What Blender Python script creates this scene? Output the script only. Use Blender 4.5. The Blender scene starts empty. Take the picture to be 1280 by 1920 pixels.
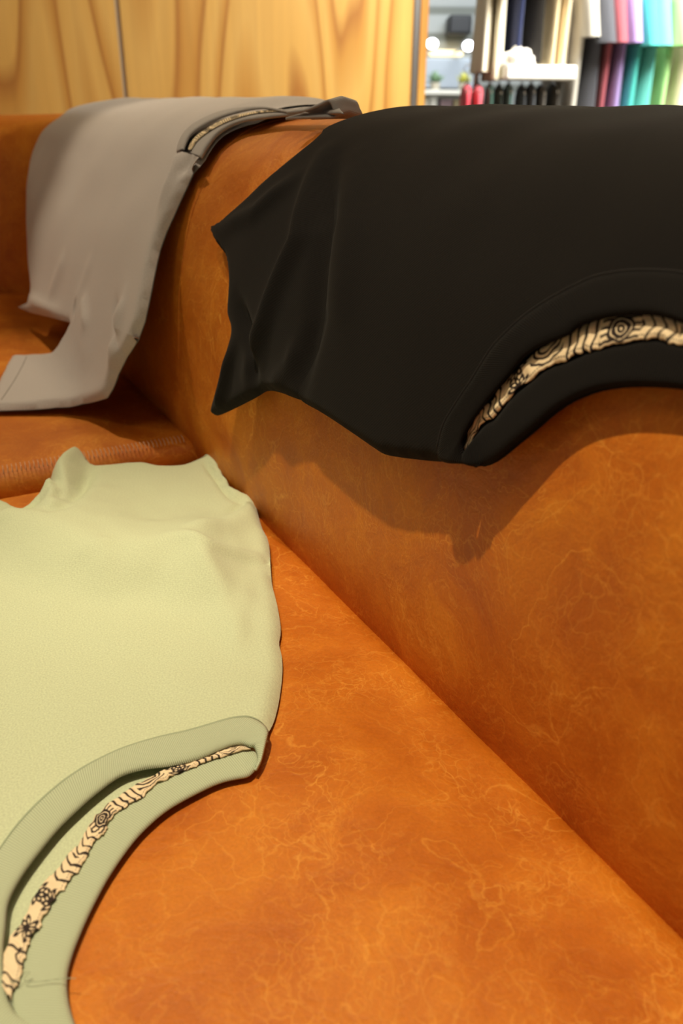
import bpy, bmesh, math, random
from mathutils import Vector, Matrix, noise
from mathutils.geometry import delaunay_2d_cdt
random.seed(7)
C = bpy.context.scene.collection
R = math.radians
# ------------------------------------------------------------------ camera
F = 1550.0
PIT = math.atan(760 / F)
ROLL = 0.0092
HC = 0.82                      # camera height, about that of the sofa back
cp, sp = math.cos(PIT), math.sin(PIT)
r0 = Vector((1, 0, 0)); u0 = Vector((0, sp, cp)); FW = Vector((0, cp, -sp))
RT = r0 * math.cos(ROLL) + u0 * math.sin(ROLL)
UP = u0 * math.cos(ROLL) - r0 * math.sin(ROLL)
camd = bpy.data.cameras.new('camera'); cam = bpy.data.objects.new('camera', camd); C.objects.link(cam)
M = Matrix((RT, UP, -FW)).transposed().to_4x4(); M.translation = Vector((0, 0, HC))
cam.matrix_world = M
camd.sensor_fit = 'VERTICAL'; camd.sensor_height = 22.3; camd.sensor_width = 14.87
camd.lens = F / 1920 * 22.3
camd.clip_start = 0.01
camd.dof.use_dof = True; camd.dof.focus_distance = 0.66; camd.dof.aperture_fstop = 4.0
bpy.context.scene.camera = cam
# ------------------------------------------------------------------ world, light, exposure
sc = bpy.context.scene
sc.view_settings.view_transform = 'Standard'; sc.view_settings.look = 'None'
sc.view_settings.exposure = 0.0; sc.view_settings.gamma = 1.0
w = bpy.data.worlds.new('world'); sc.world = w; w.use_nodes = True
w.node_tree.nodes['Background'].inputs[0].default_value = (1.0, 0.84, 0.66, 1)
w.node_tree.nodes['Background'].inputs[1].default_value = 0.17
def light(name, kind, loc, target, power, color, size=0.1, angle=60, blend=0.5, sy=None):
    l = bpy.data.lights.new(name, kind); l.energy = power; l.color = color
    if kind == 'AREA':
        l.size = size
        if sy: l.shape = 'RECTANGLE'; l.size_y = sy
    else: l.shadow_soft_size = size
    if kind == 'SPOT': l.spot_size = R(angle); l.spot_blend = blend
    o = bpy.data.objects.new(name, l); C.objects.link(o); o.location = loc
    o.rotation_euler = (Vector(target) - Vector(loc)).to_track_quat('-Z', 'Y').to_euler()
    return o
WARM = (1.0, 0.83, 0.58)
light('ceiling_spot_key', 'SPOT', (-0.36, 0.28, 2.60), (0.06, 0.31, 0.42), 178, WARM, 0.022, 42, 0.9)
light('ceiling_spot_second', 'SPOT', (-1.05, 1.66, 2.75), (-0.40, 1.16, 0.72), 100, WARM, 0.03, 27, 0.6)
light('added_front_fill', 'AREA', (-0.9, -0.1, 2.6), (0.2, 0.5, 0.6), 5, WARM, 0.7)  # soft area fill added from the camera side, not a real ceiling spot
light('panel_wall_light', 'AREA', (0.3, 1.9, 2.7), (-0.2, 3.1, 1.0), 12.5, (1.0, 0.84, 0.56), 0.6)
light('rack_light', 'AREA', (1.7, 3.1, 2.55), (1.7, 4.6, 0.9), 250, (1.0, 0.97, 0.86), 1.2)
light('rear_shop_light', 'AREA', (1.2, 6.0, 2.6), (1.0, 8.0, 1.0), 110, (0.86, 0.93, 1.0), 1.5)

# ------------------------------------------------------------------ pixel -> place helpers
def raydir(x, y):
    return RT * (x - 640) + UP * -(y - 960) + FW * F
CAMP = Vector((0, 0, HC))
def at(x, y, Y):
    d = raydir(x, y); return CAMP + d * (Y / d.y)
def on_z(x, y, z):
    d = raydir(x, y); return CAMP + d * ((z - HC) / d.z)
SEAT = HC - 0.40
_a = on_z(500, 970, SEAT); _b = on_z(1280, 1730, SEAT)
C0 = Vector((_a.x, _a.y, 0))                       # a point of the seat/back crease
cv = Vector((_a.x - _b.x, _a.y - _b.y, 0)).normalized()   # along the sofa, away from the camera
nv = Vector((cv.y, -cv.x, 0))                      # into the backrest
def W(s, t, z):                                    # sofa coordinates -> world (z relative to camera height)
    return C0 + cv * s + nv * t + Vector((0, 0, HC + z))
def to_st(p):
    d = Vector((p.x, p.y, 0)) - C0
    return d.dot(cv), d.dot(nv), p.z - HC

# ------------------------------------------------------------------ materials
def mat(name, base=(0.5, 0.5, 0.5), rough=0.6, metal=0.0, spec=0.5, sheen=0.0):
    m = bpy.data.materials.new(name); m.use_nodes = True
    b = m.node_tree.nodes['Principled BSDF']
    b.inputs['Base Color'].default_value = (*base, 1); b.inputs['Roughness'].default_value = rough
    b.inputs['Metallic'].default_value = metal; b.inputs['Specular IOR Level'].default_value = spec
    b.inputs['Sheen Weight'].default_value = sheen
    return m
def nd(m, typ, **kw):
    n = m.node_tree.nodes.new(typ)
    for k, v in kw.items():
        if k in n.inputs.keys(): n.inputs[k].default_value = v
        else: setattr(n, k, v)
    return n
def lk(m, a, b): m.node_tree.links.new(a, b)
def ramp(m, stops):
    n = nd(m, 'ShaderNodeValToRGB'); e = n.color_ramp.elements
    while len(e) < len(stops): e.new(0.5)
    for i, (p, c) in enumerate(stops):
        e[i].position = p; e[i].color = (*c, 1) if len(c) == 3 else c
    return n
def mixc(m, fac, a, b, bt='MIX'):
    n = nd(m, 'ShaderNodeMix'); n.data_type = 'RGBA'; n.blend_type = bt
    for sock, v in ((n.inputs[0], fac), (n.inputs[6], a), (n.inputs[7], b)):
        if hasattr(v, 'is_linked'): lk(m, v, sock)
        elif isinstance(v, (int, float)): sock.default_value = v
        else: sock.default_value = (*v, 1)
    return n.outputs[2]
def g3(v): return (v, v, v)

def leather():
    m = mat('tan_leather', rough=0.52, spec=0.38); b = m.node_tree.nodes['Principled BSDF']
    tc = nd(m, 'ShaderNodeTexCoord')
    # warp the space
    n1 = nd(m, 'ShaderNodeTexNoise', Scale=9.0, Detail=4.0); lk(m, tc.outputs['Object'], n1.inputs['Vector'])
    wm = nd(m, 'ShaderNodeVectorMath', operation='SCALE'); lk(m, n1.outputs['Color'], wm.inputs[0]); wm.inputs['Scale'].default_value = 0.10
    add = nd(m, 'ShaderNodeVectorMath', operation='ADD'); lk(m, tc.outputs['Object'], add.inputs[0]); lk(m, wm.outputs[0], add.inputs[1])
    n1b = nd(m, 'ShaderNodeTexNoise', Scale=60.0, Detail=3.0); lk(m, tc.outputs['Object'], n1b.inputs['Vector'])
    wm2 = nd(m, 'ShaderNodeVectorMath', operation='SCALE'); lk(m, n1b.outputs['Color'], wm2.inputs[0]); wm2.inputs['Scale'].default_value = 0.014
    add2 = nd(m, 'ShaderNodeVectorMath', operation='ADD'); lk(m, add.outputs[0], add2.inputs[0]); lk(m, wm2.outputs[0], add2.inputs[1])
    mott = nd(m, 'ShaderNodeTexNoise', Scale=11.0, Detail=7.0, Roughness=0.62); lk(m, add.outputs[0], mott.inputs['Vector'])
    r1 = ramp(m, [(0.30, (0.44, 0.103, 0.0045)), (0.5, (0.56, 0.155, 0.007)), (0.70, (0.68, 0.225, 0.012))]); lk(m, mott.outputs['Fac'], r1.inputs[0])
    col = r1.outputs[0]
    def masked(fac, ms, lo, hi, st, col):
        mk = nd(m, 'ShaderNodeTexNoise', Scale=float(ms), Detail=3.0); lk(m, add.outputs[0], mk.inputs['Vector'])
        rm = ramp(m, [(lo, g3(0)), (hi, g3(st))]); lk(m, mk.outputs['Fac'], rm.inputs[0])
        mu = nd(m, 'ShaderNodeMath', operation='MULTIPLY'); lk(m, fac, mu.inputs[0]); lk(m, rm.outputs[0], mu.inputs[1])
        return mixc(m, mu.outputs[0], col, (0.90, 0.42, 0.06))
    # fine fibres: thin contour lines of warped noise, at three sizes
    for sc_, wd, st, ms in ((9, 0.0045, 0.50, 5), (22, 0.008, 0.42, 9), (60, 0.020, 0.34, 15)):
        v = nd(m, 'ShaderNodeTexNoise', Scale=float(sc_), Detail=2.5, Roughness=0.5, Distortion=0.35); lk(m, add2.outputs[0], v.inputs['Vector'])
        rv = ramp(m, [(0.5 - wd, g3(0)), (0.5, g3(1)), (0.5 + wd, g3(0))]); lk(m, v.outputs['Fac'], rv.inputs[0])
        col = masked(rv.outputs[0], ms, 0.40, 0.66, st, col)
    # fat wrinkles: broken cell edges
    for sc_, wd, st, ms in ((13, 0.012, 0.45, 8), (36, 0.035, 0.32, 11), (95, 0.07, 0.28, 18)):
        v = nd(m, 'ShaderNodeTexVoronoi', feature='DISTANCE_TO_EDGE', Scale=float(sc_)); lk(m, add2.outputs[0], v.inputs['Vector'])
        rv = ramp(m, [(0.0, g3(1)), (wd, g3(0))]); lk(m, v.outputs['Distance'], rv.inputs[0])
        col = masked(rv.outputs[0], ms, 0.46, 0.70, st, col)
    gr = nd(m, 'ShaderNodeTexNoise', Scale=420.0, Detail=3.0); lk(m, tc.outputs['Object'], gr.inputs['Vector'])
    rg = ramp(m, [(0.3, g3(0.80)), (0.7, g3(1.0))]); lk(m, gr.outputs['Fac'], rg.inputs[0])
    col = mixc(m, 0.6, col, rg.outputs[0], 'MULTIPLY')
    lk(m, col, b.inputs['Base Color'])
    rr = ramp(m, [(0.3, g3(0.46)), (0.7, g3(0.62))]); lk(m, mott.outputs['Fac'], rr.inputs[0]); lk(m, rr.outputs[0], b.inputs['Roughness'])
    bp = nd(m, 'ShaderNodeBump', Strength=0.10, Distance=0.002); lk(m, gr.outputs['Fac'], bp.inputs['Height'])
    bp2 = nd(m, 'ShaderNodeBump', Strength=0.22, Distance=0.012); lk(m, mott.outputs['Fac'], bp2.inputs['Height']); lk(m, bp.outputs[0], bp2.inputs['Normal'])
    lk(m, bp2.outputs[0], b.inputs['Normal'])
    return m
def cloth(name, col, dark=0.86, rough=0.95, sheen=0.25, weave=1500, spec=0.2):
    m = mat(name, col, rough, 0, spec, sheen); b = m.node_tree.nodes['Principled BSDF']
    uv = nd(m, 'ShaderNodeUVMap')
    a = nd(m, 'ShaderNodeTexNoise', Scale=700.0, Detail=2.0); lk(m, uv.outputs[0], a.inputs['Vector'])
    rg = ramp(m, [(0.3, tuple(c * dark for c in col)), (0.7, tuple(min(1, c * 1.05) for c in col))]); lk(m, a.outputs['Fac'], rg.inputs[0])
    lk(m, rg.outputs[0], b.inputs['Base Color'])
    wv = nd(m, 'ShaderNodeTexWave', Scale=float(weave) / 6.28, Distortion=1.0); wv.bands_direction = 'DIAGONAL'; lk(m, uv.outputs[0], wv.inputs['Vector'])
    bp = nd(m, 'ShaderNodeBump', Strength=0.12, Distance=0.0006); lk(m, wv.outputs['Fac'], bp.inputs['Height']); lk(m, bp.outputs[0], b.inputs['Normal'])
    return m
def rib(name, col, per=0.0011, depth=0.75, rough=0.95, sheen=0.2):
    """knitted ribbing: ridges across the band, UV.x is metres along it"""
    m = mat(name, col, rough, 0, 0.2, sheen); b = m.node_tree.nodes['Principled BSDF']
    uv = nd(m, 'ShaderNodeUVMap')
    sx = nd(m, 'ShaderNodeSeparateXYZ'); lk(m, uv.outputs[0], sx.inputs[0])
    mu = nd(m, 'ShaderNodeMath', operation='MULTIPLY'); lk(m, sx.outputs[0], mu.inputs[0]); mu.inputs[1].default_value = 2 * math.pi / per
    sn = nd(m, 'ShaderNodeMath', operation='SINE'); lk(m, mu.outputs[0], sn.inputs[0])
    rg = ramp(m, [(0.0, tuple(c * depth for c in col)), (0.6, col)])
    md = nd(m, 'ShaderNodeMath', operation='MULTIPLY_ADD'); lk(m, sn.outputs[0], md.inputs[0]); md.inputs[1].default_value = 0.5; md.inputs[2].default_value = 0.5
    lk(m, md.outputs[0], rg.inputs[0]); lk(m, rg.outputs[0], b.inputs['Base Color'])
    bp = nd(m, 'ShaderNodeBump', Strength=0.5, Distance=0.0005); lk(m, sn.outputs[0], bp.inputs['Height']); lk(m, bp.outputs[0], b.inputs['Normal'])
    return m
def wood():
    m = mat('pine_veneer', rough=0.45, spec=0.4); b = m.node_tree.nodes['Principled BSDF']
    tc = nd(m, 'ShaderNodeTexCoord')
    mp = nd(m, 'ShaderNodeMapping'); mp.inputs['Scale'].default_value = (1, 1, 0.13); lk(m, tc.outputs['Object'], mp.inputs['Vector'])
    n1 = nd(m, 'ShaderNodeTexNoise', Scale=3.4, Detail=1.0); lk(m, mp.outputs[0], n1.inputs['Vector'])
    # contour lines of a stretched noise give the arches of flat-sawn pine
    mu = nd(m, 'ShaderNodeMath', operation='MULTIPLY'); lk(m, n1.outputs['Fac'], mu.inputs[0]); mu.inputs[1].default_value = 8.0
    fr = nd(m, 'ShaderNodeMath', operation='FRACT'); lk(m, mu.outputs[0], fr.inputs[0])
    rg = ramp(m, [(0.0, (0.62, 0.350, 0.085)), (0.40, (0.64, 0.375, 0.10)), (0.74, (0.52, 0.255, 0.05)), (0.87, (0.38, 0.155, 0.028)), (1.0, (0.62, 0.350, 0.085))]); lk(m, fr.outputs[0], rg.inputs[0])
    n2 = nd(m, 'ShaderNodeTexNoise', Scale=3.0, Detail=4.0)
    mp2 = nd(m, 'ShaderNodeMapping'); mp2.inputs['Scale'].default_value = (18, 18, 0.7); lk(m, tc.outputs['Object'], mp2.inputs['Vector']); lk(m, mp2.outputs[0], n2.inputs['Vector'])
    r2 = ramp(m, [(0.3, g3(0.88)), (0.7, g3(1.0))]); lk(m, n2.outputs['Fac'], r2.inputs[0])
    lk(m, mixc(m, 0.9, rg.outputs[0], r2.outputs[0], 'MULTIPLY'), b.inputs['Base Color'])
    return m
def vcol(name, rough=0.9):
    m = mat(name, rough=rough, spec=0.2); b = m.node_tree.nodes['Principled BSDF']
    a = nd(m, 'ShaderNodeVertexColor'); a.layer_name = 'print'; lk(m, a.outputs[0], b.inputs['Base Color']); return m
LEATHER = leather()
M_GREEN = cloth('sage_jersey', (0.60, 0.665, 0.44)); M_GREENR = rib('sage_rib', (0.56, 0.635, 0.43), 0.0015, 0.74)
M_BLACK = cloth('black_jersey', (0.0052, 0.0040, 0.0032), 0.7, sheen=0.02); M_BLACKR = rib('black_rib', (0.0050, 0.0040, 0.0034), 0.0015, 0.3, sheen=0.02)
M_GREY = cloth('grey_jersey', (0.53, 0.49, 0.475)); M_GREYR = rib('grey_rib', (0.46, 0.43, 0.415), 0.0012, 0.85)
M_TAPE = vcol('printed_tape')
M_THREAD = mat('dark_thread', (0.012, 0.010, 0.01), 0.9); M_THREADW = mat('pale_thread', (0.62, 0.36, 0.22), 0.8)
M_THREADG = mat('grey_thread', (0.22, 0.20, 0.19), 0.8); M_THREADGR = mat('sage_thread', (0.36, 0.42, 0.28), 0.8)
WOOD = wood()
METAL = mat('brushed_metal', (0.62, 0.60, 0.60), 0.3, 1.0)

# ------------------------------------------------------------------ object helpers
def meshobj(name, verts, faces, m, parent=None, uvs=None, smooth=True, solid=0.0, cols=None):
    me = bpy.data.meshes.new(name); me.from_pydata([tuple(v) for v in verts], [], faces)
    if uvs:
        l = me.uv_layers.new(name='UVMap')
        for lp in me.loops: l.data[lp.index].uv = uvs[lp.vertex_index]
    if cols:
        ca = me.color_attributes.new('print', 'FLOAT_COLOR', 'POINT')
        for i, c in enumerate(cols): ca.data[i].color = (*c, 1)
    if smooth:
        for p in me.polygons: p.use_smooth = True
    me.materials.append(m); me.update()
    o = bpy.data.objects.new(name, me); C.objects.link(o)
    if parent:
        o.parent = parent; o.matrix_parent_inverse = parent.matrix_world.inverted()
    if solid:
        sm = o.modifiers.new('thickness', 'SOLIDIFY'); sm.thickness = abs(solid); sm.offset = -1 if solid > 0 else 1
    return o
def bmobj(name, bm, m, parent=None, smooth=False):
    bmesh.ops.recalc_face_normals(bm, faces=bm.faces)
    me = bpy.data.meshes.new(name); bm.to_mesh(me); bm.free(); me.materials.append(m)
    if smooth:
        for p in me.polygons: p.use_smooth = True
    o = bpy.data.objects.new(name, me); C.objects.link(o)
    if parent: o.parent = parent; o.matrix_parent_inverse = parent.matrix_world.inverted()
    return o
def box(bm, c, sz, rot=None, bevel=0.0):
    g = bmesh.ops.create_cube(bm, size=1.0); vs = g['verts']
    mt = Matrix.Translation(c) @ (rot.to_4x4() if rot else Matrix.Identity(4)) @ Matrix.Diagonal((*sz, 1))
    bmesh.ops.transform(bm, matrix=mt, verts=vs)
    if bevel:
        es = list({e for v in vs for e in v.link_edges}); bmesh.ops.bevel(bm, geom=es, offset=bevel, segments=3, affect='EDGES', profile=0.5)
def tube_data(pts, r, n=6):
    vs, fs = [], []
    for i, p in enumerate(pts):
        p = Vector(p); d = (Vector(pts[min(i + 1, len(pts) - 1)]) - Vector(pts[max(i - 1, 0)]))
        d = d.normalized() if d.length else Vector((0, 0, 1))
        a = d.orthogonal().normalized() if i == 0 else (pa - d * pa.dot(d)).normalized()
        pa = a; b = d.cross(a)
        rr = r(i / (len(pts) - 1)) if callable(r) else r
        for k in range(n):
            th = 2 * math.pi * k / n; vs.append(p + (a * math.cos(th) + b * math.sin(th)) * rr)
    for i in range(len(pts) - 1):
        for k in range(n):
            k2 = (k + 1) % n; fs.append((i * n + k, i * n + k2, (i + 1) * n + k2, (i + 1) * n + k))
    fs.append(tuple(range(n))[::-1]); fs.append(tuple((len(pts) - 1) * n + k for k in range(n)))
    return vs, fs
def tubes(name, lines, r, m, parent=None, n=6):
    V, Fc = [], []
    for pts in lines:
        v, f = tube_data(pts, r, n); o = len(V); V += v; Fc += [tuple(i + o for i in q) for q in f]
    return meshobj(name, V, Fc, m, parent)
def tag(o, label, cat, group=None):
    o['label'] = label; o['category'] = cat
    if group: o['group'] = group
    return o
def thing(name, label, cat, loc=(0, 0, 0), group=None, rz=0):
    o = bpy.data.objects.new(name, None); C.objects.link(o); o.location = loc; o.rotation_euler = (0, 0, rz)
    o.matrix_world = Matrix.Translation(loc) @ Matrix.Rotation(rz, 4, 'Z'); o.empty_display_size = 0.05
    return tag(o, label, cat, group)
def struct(o): o['kind'] = 'structure'; return o

def crv(pts, n, closed=False):
    """Catmull-Rom through pts, resampled to n points evenly along its length"""
    P = [Vector(p) for p in pts]; out = []
    m = len(P); rng = m if closed else m - 1
    for i in range(rng):
        g = (lambda k: P[k % m]) if closed else (lambda k: P[max(0, min(m - 1, k))])
        a, b, c, d = g(i - 1), g(i), g(i + 1), g(i + 2)
        for j in range(12):
            t = j / 12; out.append(0.5 * ((2 * b) + (c - a) * t + (2 * a - 5 * b + 4 * c - d) * t * t + (3 * b - a - 3 * c + d) * t ** 3))
    out.append(P[0] if closed else P[-1])
    L = [0]
    for i in range(1, len(out)): L.append(L[-1] + (out[i] - out[i - 1]).length)
    res = []; j = 0; cnt = n if closed else n - 1
    for k in range(n):
        x = L[-1] * k / cnt
        while j < len(L) - 2 and L[j + 1] < x: j += 1
        f = (x - L[j]) / max(1e-9, L[j + 1] - L[j]); res.append(out[j].lerp(out[j + 1], min(1, max(0, f))))
    return res

# ------------------------------------------------------------------ the setting
def quadstrip(name, a, b, z0, z1, thick, m):
    """a vertical slab from a to b (xy), thickness going away from the viewer"""
    a = Vector(a); b = Vector(b); d = (b - a).normalized(); nn = Vector((-d.y, d.x)) * thick
    o = a; vs = [Vector((*p, z)) for z in (z0, z1) for p in (a, b, b + nn, a + nn)]
    fs = [(0, 1, 5, 4), (1, 2, 6, 5), (2, 3, 7, 6), (3, 0, 4, 7), (4, 5, 6, 7), (3, 2, 1, 0)]
    return meshobj(name, vs, fs, m, smooth=False)
FLOOR = mat('grey_floor', (0.30, 0.26, 0.21), 0.4)
WALLW = mat('slatted_wall', (0.42, 0.43, 0.40), 0.8)
_b = WALLW.node_tree.nodes['Principled BSDF']; _t = nd(WALLW, 'ShaderNodeTexCoord'); _w = nd(WALLW, 'ShaderNodeTexWave', Scale=1.6); _w.bands_direction = 'Z'
lk(WALLW, _t.outputs['Object'], _w.inputs['Vector']); _r = ramp(WALLW, [(0.1, (0.22, 0.23, 0.20)), (0.35, (0.46, 0.48, 0.46))]); lk(WALLW, _w.outputs['Fac'], _r.inputs[0]); lk(WALLW, _r.outputs[0], _b.inputs['Base Color'])
CEIL = mat('white_ceiling', (0.7, 0.68, 0.64), 0.9)
bm = bmesh.new(); box(bm, (1, 4, -0.05), (12, 16, 0.1)); struct(bmobj('floor', bm, FLOOR))
bm = bmesh.new(); box(bm, (1, 4, 2.95), (12, 16, 0.1)); struct(bmobj('ceiling', bm, CEIL))
PD = 2.25                       # the panel wall crosses behind the far wing of the sofa
def panel_t(x):                 # where the wall line meets the ray of pixel column x at the horizon
    d = raydir(x, 203); ds, dt = d.dot(cv), d.dot(nv); s0, t0, _ = to_st(CAMP)
    k = (PD - s0) / ds; return t0 + dt * k
def wp(t, off=0.0):
    p = W(PD + off, t, 0); return (p.x, p.y)
tA, tB, tC_, tD = panel_t(238), panel_t(770), panel_t(781), panel_t(795)
struct(quadstrip('wall_back', wp(-1.8), wp(tA - 0.008), 0, 2.9, 0.03, WOOD))
o = quadstrip('wall_back', wp(tA + 0.008), wp(tB - 0.003), 0, 2.9, 0.03, WOOD); struct(o)
struct(quadstrip('trim_1', wp(tA - 0.010, 0.006), wp(tA + 0.010, 0.006), 0, 2.9, 0.02, mat('grey_joint', (0.44, 0.36, 0.28), 0.4)))
struct(quadstrip('trim_2', wp(tB - 0.003, -0.004), wp(tC_ - 0.006, -0.004), 0, 2.9, 0.03, METAL))
struct(quadstrip('trim_3', wp(tC_ - 0.006, 0.012), wp(tC_ + 0.002, 0.012), 0, 2.9, 0.02, mat('dark_joint', (0.06, 0.05, 0.05), 0.5)))
struct(quadstrip('trim_4', wp(tC_ + 0.002), wp(tD), 0, 2.9, 0.03, WOOD))
# walls of the shop beyond
struct(quadstrip('wall_far', (-1.5, 8.3), (6.5, 8.3), 0, 2.9, 0.1, WALLW))
struct(quadstrip('wall_rack', (1.08, 5.05), (5.5, 5.05), 0, 2.9, 0.08, mat('rack_wall', (0.74, 0.70, 0.60), 0.8)))

# ------------------------------------------------------------------ sofa
sofa = thing('sofa', 'tan leather corner sofa with a rounded back and shirts laid over it', 'sofa', W(0, 0, -HC), rz=0)
BP = [(0.015, -0.62), (0.004, -0.45), (-0.006, -0.38), (-0.007, -0.32), (-0.003, -0.25), (0.004, -0.19), (0.020, -0.128), (0.040, -0.085), (0.066, -0.050), (0.10, -0.026),
      (0.145, -0.014), (0.19, -0.011), (0.235, -0.016), (0.275, -0.035), (0.30, -0.075), (0.312, -0.14), (0.315, -0.30), (0.31, -0.66)]
BPS = [(p.x, p.y) for p in crv([(a, b, 0) for a, b in BP], 90)]
path = [(-1.6 + i * 0.02, 0.0, 0.0) for i in range(int((1.20 + 1.6) / 0.02))]
path += [(1.20 + 0.13 * math.sin(a), -0.13 + 0.13 * math.cos(a), a) for a in [R(90) * k / 14 for k in range(15)]]
path += [(1.33, -0.13 - k * 0.05, R(90)) for k in range(1, 22)]
V, Fc = [], []
nb = len(BPS)
for (s, t, a) in path:
    dip = 0.014 * math.sin(a) if a else 0
    for (o_, z) in BPS: V.append(W(s + o_ * math.sin(a), t + o_ * math.cos(a), z - dip))
for i in range(len(path) - 1):
    for k in range(nb - 1): Fc.append((i * nb + k, (i + 1) * nb + k, (i + 1) * nb + k + 1, i * nb + k + 1))
Fc.append(tuple(range(nb))); Fc.append(tuple((len(path) - 1) * nb + k for k in range(nb))[::-1])
meshobj('backrest', V, Fc, LEATHER, sofa)
# vertical seam down the face of the back
seam_px = [(419, 293), (358, 437), (341, 540), (341, 745), (343, 845)]
def cushion(name, s0, s1, t0, t1, ztop, zbot, rad, crown, m, parent, ns=60, nt=60):
    """box cushion with rounded edges and a soft crown, as one closed skin"""
    V, Fc = [], []
    def edge(x, lo, hi, r):
        d = min(x - lo, hi - x)
        return 0 if d >= r else r - math.sqrt(max(0, r * r - (r - d) ** 2))
    def samples(lo, hi, n, r):
        e = [lo + r * (1 - math.cos(R(90) * k / 8)) for k in range(8)]
        mid = [lo + r + (hi - lo - 2 * r) * k / n for k in range(n + 1)]
        return e + mid + [hi - (x - lo) for x in reversed(e)]
    S = samples(s0, s1, ns, rad); T = samples(t0, t1, nt, rad)
    for s in S:
        for t in T:
            z = ztop - edge(s, s0, s1, rad) - edge(t, t0, t1, rad)
            fs = (s - s0) / (s1 - s0); ft = (t - t0) / (t1 - t0)
            z += crown * (min(1, 6 * ft * (1 - ft)) * min(1, 12 * fs * (1 - fs)) - 1)
            z += 0.0025 * noise.noise(Vector((s * 7, t * 7, 3.1)))
            V.append(W(s, t, z))
    n2 = len(T)
    for i in range(len(S) - 1):
        for j in range(n2 - 1): Fc.append((i * n2 + j, i * n2 + j + 1, (i + 1) * n2 + j + 1, (i + 1) * n2 + j))
    rim = [i * n2 for i in range(len(S))] + [(len(S) - 1) * n2 + j for j in range(1, n2)] + [i * n2 + n2 - 1 for i in range(len(S) - 2, -1, -1)] + [j for j in range(n2 - 2, 0, -1)]
    b0 = len(V)
    for r_ in rim:
        p = V[r_].copy(); p.z = HC + zbot; V.append(p)
    for k in range(len(rim)):
        k2 = (k + 1) % len(rim); Fc.append((rim[k2], rim[k], b0 + k, b0 + k2))
    Fc.append(tuple(range(b0, b0 + len(rim))))
    o = meshobj(name, V, Fc, m, parent)
    bm = bmesh.new(); bm.from_mesh(o.data); bmesh.ops.recalc_face_normals(bm, faces=bm.faces); bm.to_mesh(o.data); bm.free()
    for p in o.data.polygons: p.use_smooth = len(p.vertices) == 4
    return o
SPLIT = 0.215
near_c = cushion('seat_cushion', -1.55, SPLIT - 0.004, -0.62, 0.012, -0.400, -0.60, 0.030, 0.004, LEATHER, sofa)
far_c = cushion('seat_cushion', SPLIT + 0.002, 1.36, -0.62, 0.012, -0.384, -0.60, 0.022, 0.006, LEATHER, sofa)
bm = bmesh.new()
rotm = Matrix((cv, -nv, Vector((0, 0, 1)))).transposed()
box(bm, W(-0.13, -0.15, -0.685), (2.9, 0.92, 0.15), rotm, 0.02); bmobj('base', bm, LEATHER, sofa)
for s in (-1.5, -0.1, 1.25):
    for t in (-0.55, 0.24):
        bm = bmesh.new(); bmesh.ops.create_cone(bm, cap_ends=True, segments=20, radius1=0.018, radius2=0.026, depth=0.06, matrix=Matrix.Translation(W(s, t, -0.79))); bmobj('leg', bm, METAL, sofa)

# ------------------------------------------------------------------ draping: cloth laid on the sofa's own profile
class Drape:
    """profile: list of (t, z) from the seat edge over the back; cloth lives in (s, u): along the sofa, along the profile"""
    def __init__(self, prof, n=260):
        P = crv([(a, b, 0) for a, b in prof], n); self.P = [(p.x, p.y) for p in P]
        self.U = [0.0]
        for i in range(1, n): self.U.append(self.U[-1] + math.dist(self.P[i], self.P[i - 1]))
        self.N = []
        for i in range(n):
            a, b = self.P[max(0, i - 1)], self.P[min(n - 1, i + 1)]
            dx, dz = b[0] - a[0], b[1] - a[1]; l = math.hypot(dx, dz); self.N.append((-dz / l, dx / l))
    def at(self, u):
        U = self.U
        if u <= 0: i, f = 0, u / (U[1] - U[0])
        elif u >= U[-1]: i = len(U) - 2; f = (u - U[i]) / (U[-1] - U[i])
        else:
            lo, hi = 0, len(U) - 1
            while hi - lo > 1:
                m_ = (lo + hi) // 2
                if U[m_] <= u: lo = m_
                else: hi = m_
            i = lo; f = (u - U[i]) / (U[i + 1] - U[i])
        a, b, na, nb_ = self.P[i], self.P[i + 1], self.N[i], self.N[i + 1]
        g = min(1, max(0, f))
        return (a[0] + (b[0] - a[0]) * f, a[1] + (b[1] - a[1]) * f), (na[0] + (nb_[0] - na[0]) * g, na[1] + (nb_[1] - na[1]) * g)
    def pos(self, s, u, h):
        (t, z), (nt, nz) = self.at(u); return W(s, t + nt * h, z + nz * h)
    def hit(self, x, y, h=0.0):
        """(s, u) where the sight line of a photo pixel meets this profile raised by h"""
        d = raydir(x, y); s0, t0, z0 = to_st(CAMP); ds, dt, dz = d.dot(cv), d.dot(nv), d.z
        Q = [(p[0] + n_[0] * h, p[1] + n_[1] * h) for p, n_ in zip(self.P, self.N)]
        best = None
        for i in range(len(Q) - 1):
            ax, az = Q[i]; ex, ez = Q[i + 1][0] - ax, Q[i + 1][1] - az
            den = dt * ez - dz * ex
            if abs(den) < 1e-12: continue
            lam = ((ax - t0) * ez - (az - z0) * ex) / den; f = ((ax - t0) * dz - (az - z0) * dt) / den
            if lam > 0 and -1e-6 <= f <= 1 + 1e-6 and (best is None or lam < best[0]): best = (lam, i, f)
        if best is None:        # above the silhouette: take the point of the profile the sight line passes closest to
            bi = min(range(len(Q)), key=lambda i: abs((Q[i][0] - t0) * dz - (Q[i][1] - z0) * dt) / math.hypot(dt, dz))
            lam = (Q[bi][0] - t0) / dt; return (s0 + ds * lam, self.U[bi])
        lam, i, f = best
        return (s0 + ds * lam, self.U[i] + f * (self.U[i + 1] - self.U[i]))
    def px(self, pts, h=0.0): return [self.hit(x, y, h) for x, y in pts]
def u_of_top(D):
    return D.U[max(range(len(D.P)), key=lambda i: D.P[i][1])]

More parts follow.
